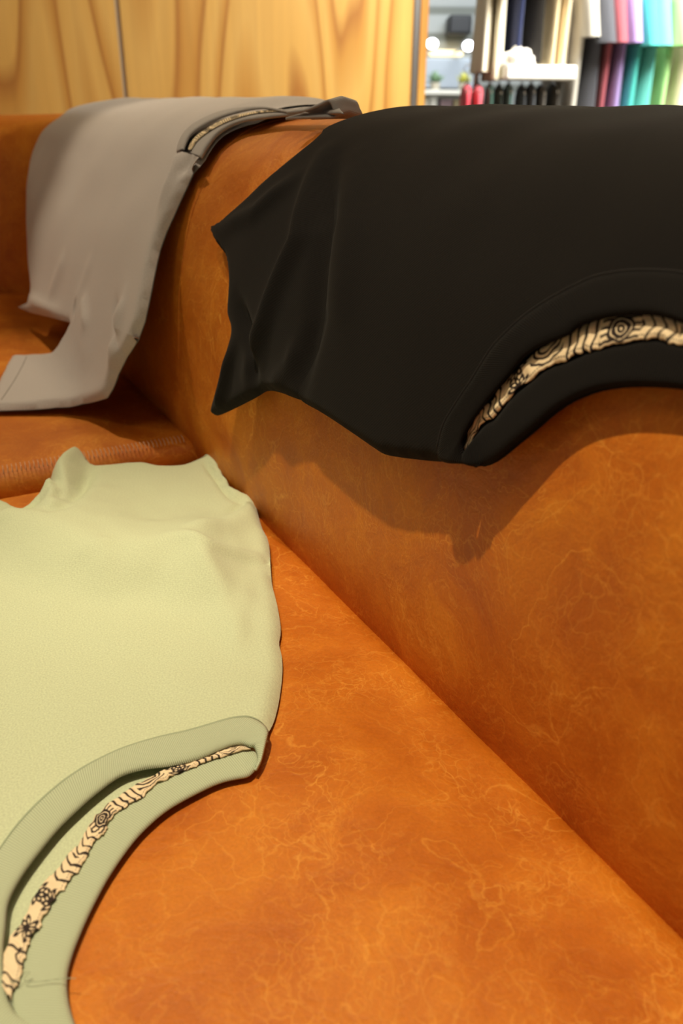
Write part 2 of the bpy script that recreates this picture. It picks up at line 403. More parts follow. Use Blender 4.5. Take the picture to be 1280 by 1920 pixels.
def segdist(p, a, b):
    ax, ay = a; bx, by = b; dx, dy = bx - ax, by - ay; l2 = dx * dx + dy * dy
    t = 0 if l2 == 0 else max(0, min(1, ((p[0] - ax) * dx + (p[1] - ay) * dy) / l2))
    return math.hypot(p[0] - ax - dx * t, p[1] - ay - dy * t), t
def polydist(p, pl): return min(segdist(p, pl[i], pl[i + 1])[0] for i in range(len(pl) - 1))
def dense(pts, step):
    out = []
    for i in range(len(pts) - 1):
        a, b = Vector(pts[i]), Vector(pts[i + 1]); n = max(1, int((b - a).length / step))
        out += [tuple(a.lerp(b, k / n)) for k in range(n)]
    return out
def smooth2(pts, step=0.005):
    P = [Vector((a, b, 0)) for a, b in pts]
    L = sum((P[i + 1] - P[i]).length for i in range(len(P) - 1)); n = max(3, int(L / step))
    return [(q.x, q.y) for q in crv(P, n)]
def panel(name, D, outline, hf, m, parent, g=0.006, solid=0.0012):
    """cloth panel: fill the (s,u) outline with a fine mesh and lay it at height hf(s,u) over the profile"""
    ol = [Vector(p) for p in outline]
    s0 = min(p.x for p in ol); s1 = max(p.x for p in ol); a0 = min(p.y for p in ol); a1 = max(p.y for p in ol)
    pts = list(ol); pl = [tuple(p) for p in ol] + [tuple(ol[0])]
    def inside(x, y):
        c = False; j = len(ol) - 1
        for i in range(len(ol)):
            if (ol[i].y > y) != (ol[j].y > y) and x < (ol[j].x - ol[i].x) * (y - ol[i].y) / (ol[j].y - ol[i].y) + ol[i].x: c = not c
            j = i
        return c
    # bucket outline points to keep interior points off the border
    buck = {}
    for p in ol: buck.setdefault((int(p.x // g), int(p.y // g)), []).append(p)
    ny = int((a1 - a0) / (g * 0.87)) + 1; nx = int((s1 - s0) / g) + 1
    for j in range(ny):
        y = a0 + j * g * 0.87
        for i in range(nx):
            x = s0 + (i + 0.5 * (j & 1)) * g
            if not inside(x, y): continue
            bx, by = int(x // g), int(y // g)
            if any((Vector((x, y)) - q).length < g * 0.5 for ii in (-1, 0, 1) for jj in (-1, 0, 1) for q in buck.get((bx + ii, by + jj), ())): continue
            pts.append(Vector((x, y)))
    n = len(ol)
    v, e, f, *_ = delaunay_2d_cdt(pts, [], [list(range(n))], 1, 1e-7)
    V = [D.pos(q.x, q.y, hf(q.x, q.y)) for q in v]
    fs = []
    for t in f:
        a, b, c = (v[i] for i in t[:3]); cr = (b - a).cross(c - a)
        fs.append(tuple(t) if cr > 0 else tuple(reversed(t)))
    fs = [tuple(reversed(t)) for t in fs] if flip_needed(D) else fs
    return meshobj(name, V, fs, m, parent, uvs=[(q.x, q.y) for q in v], solid=solid)
def flip_needed(D):
    a = D.pos(0, 0.1, 0); b = D.pos(0.01, 0.1, 0); c = D.pos(0, 0.11, 0)
    return (b - a).cross(c - a).dot(D.pos(0, 0.1, 0.01) - a) < 0
def strip(name, D, A, B, hf, m, parent, n=160, k=10, solid=0.0014, col=None, jag=None):
    """band between two (s,u) curves; hf(a,b) height, a along, b across"""
    A = crv([(x, y, 0) for x, y in A], n); B = crv([(x, y, 0) for x, y in B], n)
    V, uv, cols = [], [], []; L = 0
    for i in range(n):
        if i: L += ((A[i] - A[i - 1]).length + (B[i] - B[i - 1]).length) / 2
        for j in range(k + 1):
            b = j / k; p = A[i].lerp(B[i], b)
            if jag: p = p + (B[i] - A[i]) * jag(i / (n - 1), b)
            V.append(D.pos(p.x, p.y, hf(i / (n - 1), b))); uv.append((L, b * (B[i] - A[i]).length))
            if col: cols.append(col(L, b, i / (n - 1)))
    fs = []
    for i in range(n - 1):
        for j in range(k):
            q = i * (k + 1) + j; fs.append((q, q + 1, q + k + 2, q + k + 1))
    a, b, c = V[0 + (n // 2) * (k + 1)], V[1 + (n // 2) * (k + 1)], V[(n // 2 + 1) * (k + 1)]
    s, u = (A[n // 2].x, A[n // 2].y); up = D.pos(s, u, 0.02) - D.pos(s, u, 0)
    if (b - a).cross(c - a).dot(up) < 0: fs = [tuple(reversed(q)) for q in fs]
    return meshobj(name, V, fs, m, parent, uvs=uv, solid=solid, cols=cols or None)
def line3(D, pts, h, step=0.004):
    return [D.pos(s, u, h(s, u) if callable(h) else h) for s, u in smooth2(pts, step)]
def sstep(x): x = max(0, min(1, x)); return x * x * (3 - 2 * x)
def ridges(lst):
    def f(p):
        h = 0
        for (pl, wd, amp) in lst:
            best = 9; tt = 0; n = len(pl) - 1
            for i in range(n):
                d, t = segdist(p, pl[i], pl[i + 1])
                if d < best: best = d; tt = (i + t) / n
            fall = min(1, 4 * tt * (1 - tt) + 0.25)
            h += amp * fall * math.exp(-(best / wd) ** 2)
        return h
    return f

# ---- printed tape: cream cotton with a brown hand-drawn print
CREAM = (0.86, 0.70, 0.46); INK = (0.035, 0.025, 0.022)
def tape_print(width, seedv=0, motif=('wave', 'bars', 'leaf', 'arch', 'bars', 'eye', 'chev', 'chev', 'leaf', 'burst', 'plain', 'bars', 'wave')):
    rnd = random.Random(seedv); P = width * 1.35
    def ink(L, b, a):
        k = int(L // P); x = (L - k * P) / P - 0.5; y = b - 0.5; x *= 1.35
        kind = motif[k % len(motif)]
        x += 0.03 * math.sin(9 * y + k); y2 = y + 0.03 * math.sin(8 * x + 2 * k)
        lw = 0.075; d = 9
        if kind == 'chev': d = abs((((x + abs(y2) * 0.55) * 2.6) % 1) - 0.5) / 2.6
        elif kind == 'eye':
            r = math.hypot(x, y2); d = min(abs(r - 0.10), abs(r - 0.42))
            if r > 0.42: d = min(d, abs(((y * 4) % 1) - 0.5) / 4)
            if 0.19 < r < 0.33: d = 0.0
        elif kind in ('leaf', 'burst'):
            sy = 1 if y2 > 0 else -1; px_, py_ = x, (0.5 - abs(y2)) if kind == 'leaf' else abs(y2)
            for phi in ((-64, -32, 0, 32, 64) if kind == 'leaf' else (-55, -18, 18, 55)):
                al = px_ * math.sin(R(phi)) + py_ * math.cos(R(phi)); pe = px_ * math.cos(R(phi)) - py_ * math.sin(R(phi))
                d = min(d, abs(math.hypot((al - 0.26) / 0.23, pe / 0.085) - 1) * 0.085 + 0.015)
        elif kind == 'bars': d = min(abs(((x * 3.2 + 0.2 * math.sin(5 * y2)) % 1) - 0.5) / 3.2, 9)
        elif kind == 'wave': d = min(abs(y2 - 0.22 * math.sin(6 * x)), abs(y2 - 0.3 - 0.18 * math.sin(6 * x)), abs(y2 + 0.33 - 0.15 * math.sin(6 * x + 1)))
        elif kind == 'arch': r = math.hypot(x, y2 + 0.5); d = min(abs(r - 0.35), abs(r - 0.55), abs(r - 0.8))
        elif kind == 'plain': d = min(abs(x - 0.55), abs(x + 0.55), abs(math.hypot(x + 0.4, y2 - 0.4) - 0.3))
        t = 1 - sstep((d - lw * 0.5) / 0.025)
        if b > 0.80 and b < 0.86 and (L / 0.0016) % 1 < 0.62: t = max(t, 0.9)      # the stitched edge
        return tuple(c * (1 - t) + i_ * t for c, i_ in zip(CREAM, INK))
    return ink
def jagf(seedv, amp):
    return lambda a, b: (b * amp * noise.noise(Vector((a * 45, seedv, 0)))) + (b * amp * 0.6 * noise.noise(Vector((a * 130, seedv + 5, 0)))) + (1 - b) * amp * 0.7 * noise.noise(Vector((a * 40, seedv + 9, 0)))

# =================================================================== sage green shirt on the near seat
DG = Drape([(-0.64, -0.401), (-0.45, -0.3995), (-0.25, -0.399), (-0.12, -0.399), (-0.03, -0.399), (0.02, -0.399), (0.10, -0.399)])
gshirt = thing('t_shirt', 'sage green t-shirt lying flat on the near sofa seat, printed tape in its neck', 't-shirt', W(0.0, -0.25, -0.395))
HG = 0.006
g_right = [(390, 851), (402, 862), (418, 893), (440, 924), (470, 933), (480, 950), (490, 985), (502, 1010), (506, 1040), (504, 1060), (510, 1095), (519, 1130), (525, 1165), (526, 1185), (523, 1205), (528, 1228), (529, 1260), (523, 1310), (514, 1348), (503, 1374)]
g_end = [(503, 1392), (497, 1410), (490, 1430), (480, 1445), (464, 1458)]
g_backout = [(464, 1458), (440, 1465), (416, 1471), (385, 1484), (324, 1517), (280, 1552), (245, 1591), (206, 1648), (175, 1705), (153, 1753), (136, 1797), (127, 1836), (129, 1880), (142, 1925), (168, 1990)]
g_seam = [(0, 1597), (28, 1558), (57, 1525), (88, 1495), (122, 1467), (155, 1445), (188, 1427), (225, 1410), (262, 1397), (305, 1385), (350, 1375), (395, 1362), (429, 1352), (455, 1348), (474, 1350), (492, 1360), (502, 1375)]
g_in = [(11, 1736), (17, 1692), (39, 1648), (70, 1604), (109, 1556), (144, 1521), (184, 1486), (227, 1456), (271, 1442), (324, 1435), (372, 1423), (411, 1407), (433, 1399), (452, 1396), (468, 1400), (478, 1409), (484, 1422)]
g_inleft = [(87, 1922), (64, 1911), (40, 1899), (26, 1888), (14, 1864), (8, 1830), (7, 1785), (11, 1736)]
g_tlow = [(470, 1404), (450, 1409), (420, 1418), (363, 1438), (315, 1460), (290, 1473), (262, 1495), (227, 1517), (205, 1540), (197, 1556), (175, 1582), (149, 1626), (118, 1666), (87, 1714), (57, 1766), (44, 1801), (35, 1836), (20, 1872)]
g_tup = [(462, 1394), (440, 1399), (405, 1412), (332, 1435), (284, 1456), (258, 1470), (236, 1484), (192, 1517), (175, 1535), (166, 1547), (149, 1578), (122, 1609), (101, 1635), (70, 1674), (44, 1722), (17, 1762), (7, 1792), (4, 1850)]
g_top = [(-60, 905), (-20, 925), (0, 938), (20, 945), (42, 957), (60, 945), (80, 928), (90, 922), (93, 900), (108, 880), (125, 856), (140, 845), (152, 846), (163, 858), (176, 871), (210, 872), (250, 869), (270, 868), (300, 873), (340, 871), (372, 860), (390, 851)]
g_arm = [(42, 957), (62, 985), (95, 1010), (130, 1032), (165, 1048), (205, 1058), (260, 1062), (330, 1059), (370, 1070), (420, 1083), (455, 1078), (490, 1062), (506, 1048)]
# (s,u) versions
def GP(l, h=HG): return DG.px(l, h)
right = GP(g_right, 0.004); end_ = GP(g_end, 0.003); seam = GP(g_seam, 0.009); inn = GP(g_in, 0.010); top = GP(g_top, 0.006); arm = GP(g_arm, 0.009)
backout = GP(g_backout, 0.003)
# mirror axis of the shirt: through the middle of the neck, body running away to the left
nA = Vector(GP([(503, 1377)])[0]); nB = Vector(GP([(0, 1905)])[0]); mid = (nA + nB) / 2; ax = (nA - nB).normalized()
def mirr(p): d = Vector(p) - mid; k = d.dot(ax); q = Vector(p) - ax * 2 * k; return (q.x, q.y)
perp = Vector((-ax.y, ax.x)); perp = perp if perp.y < 0 else -perp
body_edge = [GP([(-60, 905)])[0], (GP([(-60, 905)])[0][0] + 0.0, 0.03)]
seam_full = [mirr(p) for p in reversed(seam[6:])]          # far half of the collar, out of frame below left
seam_full = [p for p in seam_full if p[0] < seam[0][0] - 0.01 and (Vector(p) - Vector(seam[0])).length > 0.012] 
# far (out of frame) shoulder and sleeve as the mirror of the near one
m_right = [mirr(p) for p in (right)]; m_top = [mirr(p) for p in top]
m_top = [(a, max(b, 0.03)) for a, b in m_top]
silh = smooth2(top, 0.005)[:-1] + smooth2(right, 0.005)
silh_pl = silh
g_r = ridges([
    (GP([(143, 850), (120, 890), (112, 940), (100, 985)]), 0.014, 0.018),
    (GP([(395, 855), (420, 890), (445, 932)]), 0.007, 0.012), (GP([(385, 872), (408, 905), (436, 945)]), 0.0035, -0.008), (GP([(105, 905), (118, 950), (112, 975)]), 0.006, -0.010), (GP([(88, 935), (70, 955), (62, 968)]), 0.004, -0.006),
    (GP([(480, 945), (440, 1000), (330, 1050)]), 0.016, 0.006),
    (GP([(330, 1055), (400, 1070), (500, 1052)]), 0.010, 0.007),
    (GP([(360, 1060), (420, 1130), (440, 1200)]), 0.010, 0.004),
    (GP([(470, 1090), (450, 1180), (440, 1240)]), 0.008, 0.003),
    (GP([(150, 1090), (190, 1070), (200, 1130)]), 0.012, 0.003),
    (GP([(40, 965), (20, 1000), (-40, 1010)]), 0.012, 0.006),
    (GP([(55, 965), (90, 935), (100, 930)]), 0.006, 0.010),
    (GP([(140, 985), (100, 1000), (60, 985)]), 0.010, -0.006),
    (GP([(170, 880), (150, 940), (130, 985)]), 0.009, -0.010),
    (GP([(440, 935), (455, 950), (430, 975)]), 0.006, -0.006),
])
def gh(s, u):
    p = (s, u); d = polydist(p, silh_pl)
    w_ = 0.014; f = math.sqrt(max(0, 1 - (1 - min(d / w_, 1)) ** 2))
    base = 0.011
    d2 = min(segdist(p, arm_c[i], arm_c[i + 1])[0] for i in range(0, len(arm_c) - 1, 1)) if True else 0
    h = base + g_r(p) + 0.0022 * noise.noise(Vector((s * 16, u * 16, 2))) + 0.0012 * noise.noise(Vector((s * 40, u * 40, 7)))
    sl = in_sleeve(s, u)
    h += 0.026 * sstep((d - 0.008) / 0.06) * ((1 - sstep(d2 / 0.075)) if sl else (1 - sstep(d2 / 0.13)))  # hump at the armhole, shaped to shade the sleeve like a cast shadow
    return max(0.0015, 0.002 + (h - 0.002) * f)
arm_c = smooth2(arm, 0.012)
def in_sleeve(s, u):
    # beyond the armhole curve, away from the body: compare with the nearest armhole point
    best = min(range(len(arm_c) - 1), key=lambda i: segdist((s, u), arm_c[i], arm_c[i + 1])[0])
    a, b = arm_c[best], arm_c[best + 1]
    return (b[0] - a[0]) * (u - a[1]) - (b[1] - a[1]) * (s - a[0]) > 0
_i = top.index(min(top, key=lambda p: (Vector(p) - Vector(arm[0])).length))
s_top = top[_i:]
# split the right edge at the armhole
_j = min(range(len(right)), key=lambda i: (Vector(right[i]) - Vector(arm[-1])).length)
body_ol = smooth2(arm, 0.005)[:-1] + smooth2([arm[-1]] + right[_j + 1:] + [seam[-1]], 0.005)[:-1] + smooth2(list(reversed(seam)), 0.004)[:-1]
# carry on out of the frame: along the mirrored collar, the far shoulder, then the hem folded at the seat edge
s_l = seam[0]
ext = [s_l] + GP([(-46, 1670), (-66, 1760), (-80, 1860), (-80, 1960), (-60, 2050)], 0.009) + [mirr(right[-4]), mirr(right[-9]), mirr(right[10]), mirr(right[4])]
ext = ext + [(ext[-1][0] + 0.02, 0.03), (0.0, 0.03), (top[0][0], 0.03)]
body_ol += dense(ext, 0.008) + [(top[0][0], 0.03)] + dense([(top[0][0], 0.03), top[0]], 0.008)[1:] + smooth2(top[:_i + 1], 0.005)[:-1]
panel('front_panel', DG, body_ol, gh, M_GREEN, gshirt, 0.006, 0)
sl_ol = smooth2(s_top, 0.004)[:-1] + smooth2(right[:_j] + [arm[-1]], 0.004)[:-1] + list(reversed(smooth2(arm, 0.005)))[:-1]
panel('sleeve', DG, sl_ol, gh, M_GREEN, gshirt, 0.0045, 0)
# back panel seen through the neck
bk = smooth2([seam[-1]] + GP([(494, 1390), (484, 1412), (474, 1425), (455, 1440), (412, 1452), (380, 1466), (320, 1498), (272, 1535), (236, 1575), (196, 1632), (162, 1692), (138, 1745), (118, 1795), (108, 1840), (110, 1890), (120, 1960)], 0.002), 0.006)
bk_ol = bk[:-1] + dense([bk[-1], (bk[-1][0] - 0.03, bk[-1][1] - 0.06), (s_l[0] - 0.22, s_l[1] - 0.02), (0.0, 0.05), (right[4][0] - 0.10, 0.06), (right[8][0] - 0.02, right[8][1] - 0.05), (right[14][0], right[14][1] - 0.012), (seam[-1][0], seam[-1][1] - 0.003)], 0.008)
panel('back_panel', DG, bk_ol, lambda s, u: 0.0022, M_GREEN, gshirt, 0.009, 0.001)
# collar bands
def puff(b, amp): return amp * math.sqrt(max(0, 1 - (2 * b - 1) ** 4))
loff = GP([(-46, 1670), (-62, 1760), (-60, 1860), (-20, 1960), (40, 2010)], 0.009)
fc_out = list(reversed(loff)) + seam
fc_out = fc_out[:-1] + GP([(503, 1378), (502, 1392), (497, 1410), (490, 1430), (481, 1445)], 0.007)
fc_in = GP(g_inleft[:-1], 0.008) + inn[:-2] + GP([(476, 1407), (481, 1416), (482, 1426), (478, 1436)], 0.007)
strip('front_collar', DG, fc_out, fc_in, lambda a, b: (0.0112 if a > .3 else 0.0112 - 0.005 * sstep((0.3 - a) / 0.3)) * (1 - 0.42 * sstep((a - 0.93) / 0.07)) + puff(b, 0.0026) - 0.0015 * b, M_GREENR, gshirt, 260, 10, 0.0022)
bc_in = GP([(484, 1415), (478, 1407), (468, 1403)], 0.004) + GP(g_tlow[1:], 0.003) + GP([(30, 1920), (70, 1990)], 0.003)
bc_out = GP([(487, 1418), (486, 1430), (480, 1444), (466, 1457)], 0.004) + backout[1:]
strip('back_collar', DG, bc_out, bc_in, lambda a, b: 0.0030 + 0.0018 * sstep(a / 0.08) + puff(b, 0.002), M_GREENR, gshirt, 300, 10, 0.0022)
tp = tape_print(0.0145, 3)
strip('neck_tape', DG, GP(g_tup, 0.008), GP(g_tlow, 0.008), lambda a, b: 0.0078 + 0.0012 * noise.noise(Vector((a * 60, b * 2, 1))) + puff(b, 0.0012), M_TAPE, gshirt, 900, 30, 0.0006, tp, jagf(1.5, 0.16))
strip('collar_seam', DG, GP([(x - 0.8, y - 1.2) for x, y in g_seam], 0.010), GP([(x + 0.8, y + 1.2) for x, y in g_seam], 0.010), lambda a, b: 0.0125, M_THREADGR, gshirt, 200, 1, 0.0003)
# loose thread on the back collar
tl = [DG.pos(*DG.hit(x, y, 0.010), 0.0095 + hh) for x, y, hh in ((18, 1838, 0), (30, 1845, 0.002), (45, 1832, 0.003), (58, 1828, 0.003), (46, 1840, 0.002), (60, 1842, 0.001), (85, 1838, 0.0), (115, 1836, 0.001), (143, 1838, 0.002))]
tubes('loose_thread', [crv(tl, 60)], 0.00018, M_THREADGR, gshirt)

# =================================================================== black shirt over the backrest
DB = Drape([(-0.030, -0.42), (-0.028, -0.36), (-0.024, -0.30), (-0.014, -0.22), (-0.003, -0.165), (0.014, -0.118), (0.038, -0.076), (0.066, -0.042), (0.10, -0.020),
            (0.145, -0.008), (0.19, -0.005), (0.235, -0.010), (0.279, -0.030), (0.306, -0.072), (0.32, -0.14), (0.323, -0.30), (0.32, -0.45)])
bshirt = thing('t_shirt', 'black t-shirt hanging over the sofa back, neck with printed tape facing down', 't-shirt', W(-0.2, 0.03, -0.3))
utop = u_of_top(DB)
b_sil = [(598, 257), (588, 270), (560, 293), (535, 314), (500, 343), (471, 370), (445, 392), (422, 412), (398, 427), (403, 448), (412, 463), (426, 482), (433, 505), (436, 532), (434, 565), (433, 595), (440, 618), (434, 645), (426, 672), (416, 705), (408, 735), (400, 768), (405, 779), (422, 774), (457, 757), (480, 745), (503, 733), (530, 738), (563, 750), (590, 767), (619, 785), (650, 806), (675, 823), (700, 840), (721, 852), (750, 858), (774, 861), (800, 864), (828, 866)]
b_seam = [(828, 866), (827, 841), (834, 809), (843, 787), (856, 766), (874, 738), (892, 712), (928, 655), (955, 626), (982, 601), (1018, 575), (1054, 554), (1090, 536), (1125, 522), (1179, 513), (1230, 512), (1280, 516), (1330, 528)]
b_in = [(880, 866), (872, 850), (870, 829), (885, 798), (913, 759), (946, 719), (964, 697), (982, 676), (1000, 662), (1018, 651), (1064, 633), (1089, 615), (1125, 602), (1179, 594), (1233, 595), (1280, 608), (1330, 628)]
b_low = [(878, 852), (890, 818), (903, 797), (924, 784), (938, 768), (957, 744), (982, 723), (1018, 694), (1040, 684), (1064, 676), (1107, 658), (1140, 650), (1172, 644), (1215, 636), (1251, 640), (1280, 647), (1330, 664)]
b_up = [(872, 838), (884, 800), (895, 780), (914, 757), (928, 742), (948, 716), (972, 690), (1008, 655), (1030, 645), (1056, 630), (1092, 610), (1125, 599), (1179, 590), (1215, 589), (1245, 592), (1280, 602), (1330, 622)]
b_out = [(828, 866), (850, 869), (872, 869), (900, 875), (918, 869), (935, 859), (965, 834), (999, 806), (1027, 781), (1055, 760), (1085, 744), (1118, 732), (1150, 726), (1189, 723), (1235, 724), (1280, 728), (1330, 738)]
def BPX(l, h): return DB.px(l, h)
sil = BPX(b_sil, 0.003); bseam = BPX(b_seam, 0.009); binn = BPX(b_in, 0.010); blow = BPX(b_low, 0.006); bup = BPX(b_up, 0.006); bout = BPX(b_out, 0.004)
sN = bout[0][0] - 0.170            # the middle of the neck along the sofa
def bm_(p): return (2 * sN - p[0], p[1])
def full(l):                                    # left half as seen, right half its mirror
    k = [p for p in l if p[0] > sN + 0.002]; return k + [(sN, l[min(range(len(l)), key=lambda i: abs(l[i][0] - sN))][1])] + [bm_(p) for p in reversed(k)]
sil_s = smooth2(sil, 0.005)
sideS = sil[0][0] - 0.012
sv = min(range(len(sil)), key=lambda i: abs(b_sil[i][0] - 563) + abs(b_sil[i][1] - 750))
foldc = smooth2([sil[0]] + BPX([(608, 330), (606, 420), (596, 520), (580, 640)], 0.012) + [sil[sv]], 0.006)
b_r = ridges([
    (BPX([(600, 290), (560, 450), (500, 600), (462, 700)], .01), 0.012, 0.010),
    (BPX([(560, 330), (480, 400), (410, 430)], .01), 0.010, 0.006),
    (BPX([(445, 560), (470, 640), (478, 715)], .01), 0.009, -0.008),
    (BPX([(620, 300), (612, 420), (590, 600), (560, 740)], .01), 0.013, -0.009),
    (BPX([(440, 640), (420, 720), (405, 770)], .01), 0.008, 0.007),
    (BPX([(660, 300), (650, 450), (640, 620)], .01), 0.018, 0.004),
    (BPX([(500, 733), (540, 690), (560, 640)], .01), 0.010, 0.004),
])
free = sil_s
mfree = [bm_(p) for p in sil_s]
def bh(s, u):
    p = (s, u); q = p if s > sN else bm_(p)
    d = min(polydist(q, free), 1)
    f = math.sqrt(max(0, 1 - (1 - min(d / 0.012, 1)) ** 2))
    h = 0.010 + b_r(q) + 0.002 * noise.noise(Vector((s * 14, u * 14, 4)))
    h = h - 0.003 * sstep((u - (utop - 0.16)) / 0.1)
    return max(0.0015, 0.002 + (h - 0.002) * f)
cl = full(bseam)
topu = DB.U[-1] - 0.03
up_left = [(sil[0][0] - 0.03, utop - 0.02), (sil[0][0] - 0.045, utop + 0.06), (sil[0][0] - 0.05, topu)]
body = [sil[0]] + []
L_up = smooth2([sil[0], (sil[0][0] - 0.012, sil[0][1] + 0.045), (sil[0][0] - 0.020, utop + 0.03), (sil[0][0] - 0.022, topu)], 0.006)
under = smooth2(sil[sv:], 0.005)
ol = list(reversed(L_up))[:-1] + foldc[:-1] + under[:-1] + smooth2(cl, 0.004)
ol += [bm_(p) for p in reversed(under)][1:]
ol += dense([bm_(sil[sv]), bm_(foldc[len(foldc) // 2]), bm_(sil[0])], 0.006)[1:] + [bm_(p) for p in L_up]
free = sil_s[:]
free_b = free + []
panel('front_panel', DB, ol, bh, M_BLACK, bshirt, 0.0065, 0)
sl = smooth2(sil[:sv + 1], 0.004)[:-1] + list(reversed(foldc))[:-1]
panel('sleeve', DB, sl, bh, M_BLACK, bshirt, 0.005, 0)
# the second sleeve, past the frame on the right
slm = [bm_(p) for p in sl][::-1]
panel('sleeve', DB, slm, bh, M_BLACK, bshirt, 0.01)
bol = smooth2([sil[0]] + [sil[sv]], 0.01)[:-1] + smooth2(sil[sv:-1] + full(bout), 0.006)
bol += [bm_(p) for p in reversed(smooth2(sil[sv:-1], 0.01))][1:] + dense([bm_(sil[sv]), bm_(sil[0]), (bm_(sil[0])[0], utop), (sil[0][0] - 0.02, utop), sil[0]], 0.01)[1:]
panel('back_panel', DB, bol, lambda s, u: 0.0015, M_BLACK, bshirt, 0.012, 0.001)
fb_in = full(BPX([(893, 870), (884, 864), (876, 854)], .007) + binn[2:]); fb_out = full(BPX([(900, 874), (872, 870), (848, 868), (832, 860)], .007) + bseam[1:])
strip('front_collar', DB, fb_out, fb_in, lambda a, b: 0.0115 * (1 - 0.5 * sstep((abs(a - 0.5) - 0.45) / 0.05)) + puff(b, 0.0024), M_BLACKR, bshirt, 360, 10, 0.0022)
fi = full(blow); fo = full(BPX([(880, 871)], .006) + bout[3:])
strip('back_collar', DB, fo, fi, lambda a, b: 0.0045 + 0.005 * sstep((abs(a - 0.5) - 0.45) / 0.05) + puff(b, 0.0024), M_BLACKR, bshirt, 360, 10, 0.0022)
strip('neck_tape', DB, full(bup), full(blow), lambda a, b: 0.0062 + 0.0012 * noise.noise(Vector((a * 60, b * 2, 4))) + puff(b, 0.0012), M_TAPE, bshirt, 1300, 34, 0.0006, tape_print(0.0175, 6), jagf(4.5, 0.11))
tubes('collar_seam', [[DB.pos(s, u, 0.0128) for s, u in smooth2(cl[1:-1], 0.004)]], 0.0004, M_THREAD, bshirt)

# =================================================================== grey shirt over the far part of the back
DY = Drape([(-0.60, -0.383), (-0.40, -0.380), (-0.25, -0.378), (-0.16, -0.376), (-0.115, -0.366), (-0.085, -0.335), (-0.064, -0.285), (-0.042, -0.225), (-0.020, -0.175), (0.004, -0.130), (0.030, -0.085), (0.058, -0.045), (0.092, -0.020),
            (0.14, -0.006), (0.19, -0.001), (0.235, -0.006), (0.281, -0.028), (0.308, -0.072), (0.322, -0.14), (0.325, -0.30)])
yshirt = thing('t_shirt', 'pale grey t-shirt draped over the far end of the sofa back, sleeve on the seat', 't-shirt', W(0.6, 0.0, -0.37))
def YP(l, h=0.006): return DY.px(l, h)
utY = u_of_top(DY)
y_left = [(120, 222), (85, 250), (62, 300), (55, 350), (53, 400), (54, 450), (57, 500), (62, 545), (60, 562), (48, 570), (31, 574)]
y_bot = [(31, 574), (52, 584), (90, 594), (128, 604), (136, 607), (130, 620), (122, 634), (112, 652), (104, 660), (70, 665), (22, 668), (10, 690), (-2, 712), (-20, 766), (0, 766), (30, 765), (62, 764), (105, 760), (152, 754), (180, 749), (197, 744), (206, 730), (218, 700), (234, 668), (255, 635), (267, 602), (274, 570), (280, 540), (288, 500), (296, 466), (308, 432), (321, 404), (335, 372), (345, 351), (358, 322), (378, 296)]
y_col_out = [(378, 296), (391, 273), (411, 250), (444, 232), (480, 222), (530, 216), (580, 213)]
y_col_in = [(350, 284), (352, 276), (362, 258), (387, 240), (432, 219), (480, 208), (530, 204)]
y_seam = [(336, 290), (340, 270), (352, 250), (378, 231), (420, 212), (455, 208)]
yl = YP(y_left, 0.004); yb = YP(y_bot, 0.005); yo = YP(y_col_out, 0.006)
# collar continues over the top of the back and folds up behind it
s_c = yo[-1][0]
yl_full = smooth2([(yl[0][0] - 0.0, utY + 0.20), (yl[0][0], utY + 0.05), (yl[0][0] + 0.0, yl[0][1] + 0.03)] + yl, 0.006)
rt = [yo[4], (yo[4][0] + 0.01, utY - 0.01), (yo[4][0] + 0.02, utY + 0.05), (yo[4][0] + 0.05, utY + 0.20)]
yfree = smooth2(yl, 0.006)[:-1] + dense(yb, 0.006)
y_r = ridges([
    (YP([(240, 560), (230, 620), (215, 690)]), 0.014, 0.008),
    (YP([(222, 560), (224, 620), (232, 650)]), 0.008, -0.007),
    (YP([(150, 560), (175, 700)]), 0.02, 0.004), (YP([(130, 480), (100, 560)]), 0.02, 0.004),
    (YP([(180, 480), (150, 580)]), 0.016, 0.003), (YP([(350, 285), (340, 320), (310, 400)]), 0.010, 0.008),
    (YP([(365, 292), (345, 330)]), 0.008, -0.006), (YP([(60, 560), (120, 590)]), 0.010, 0.006),
    (YP([(152, 566), (148, 590)]), 0.005, -0.014), (YP([(165, 560), (175, 620)]), 0.010, 0.006)])
def yh(s, u):
    d = polydist((s, u), yfree); f = math.sqrt(max(0, 1 - (1 - min(d / 0.014, 1)) ** 2))
    h = 0.012 + y_r((s, u)) + 0.003 * noise.noise(Vector((s * 10, u * 10, 9)))
    e = polydist((s, u), ycut); f *= 0.12 + 0.88 * sstep(e / 0.05)
    return max(0.0015, 0.002 + (h - 0.002) * f)
yseam = YP(y_seam, 0.012)
ycut = [yseam[3], yseam[4], yseam[-1], (yseam[-1][0], utY + 0.03), (yseam[-1][0] - 0.01, utY + 0.20)]
arm_y = YP([(136, 607), (160, 600), (200, 606), (240, 625), (255, 635)], 0.010)
ia = y_bot.index((136, 607)); ib = y_bot.index((255, 635))
ybody = yl_full[:-1] + dense(yb[:ia + 1], 0.006) + smooth2(arm_y, 0.006)[:-1] + dense(yb[ib:], 0.006) + smooth2(yo[:5], 0.006)[:-1] + dense(rt, 0.008) + [rt[-1]] + dense([rt[-1], yl_full[0]], 0.01)[1:]
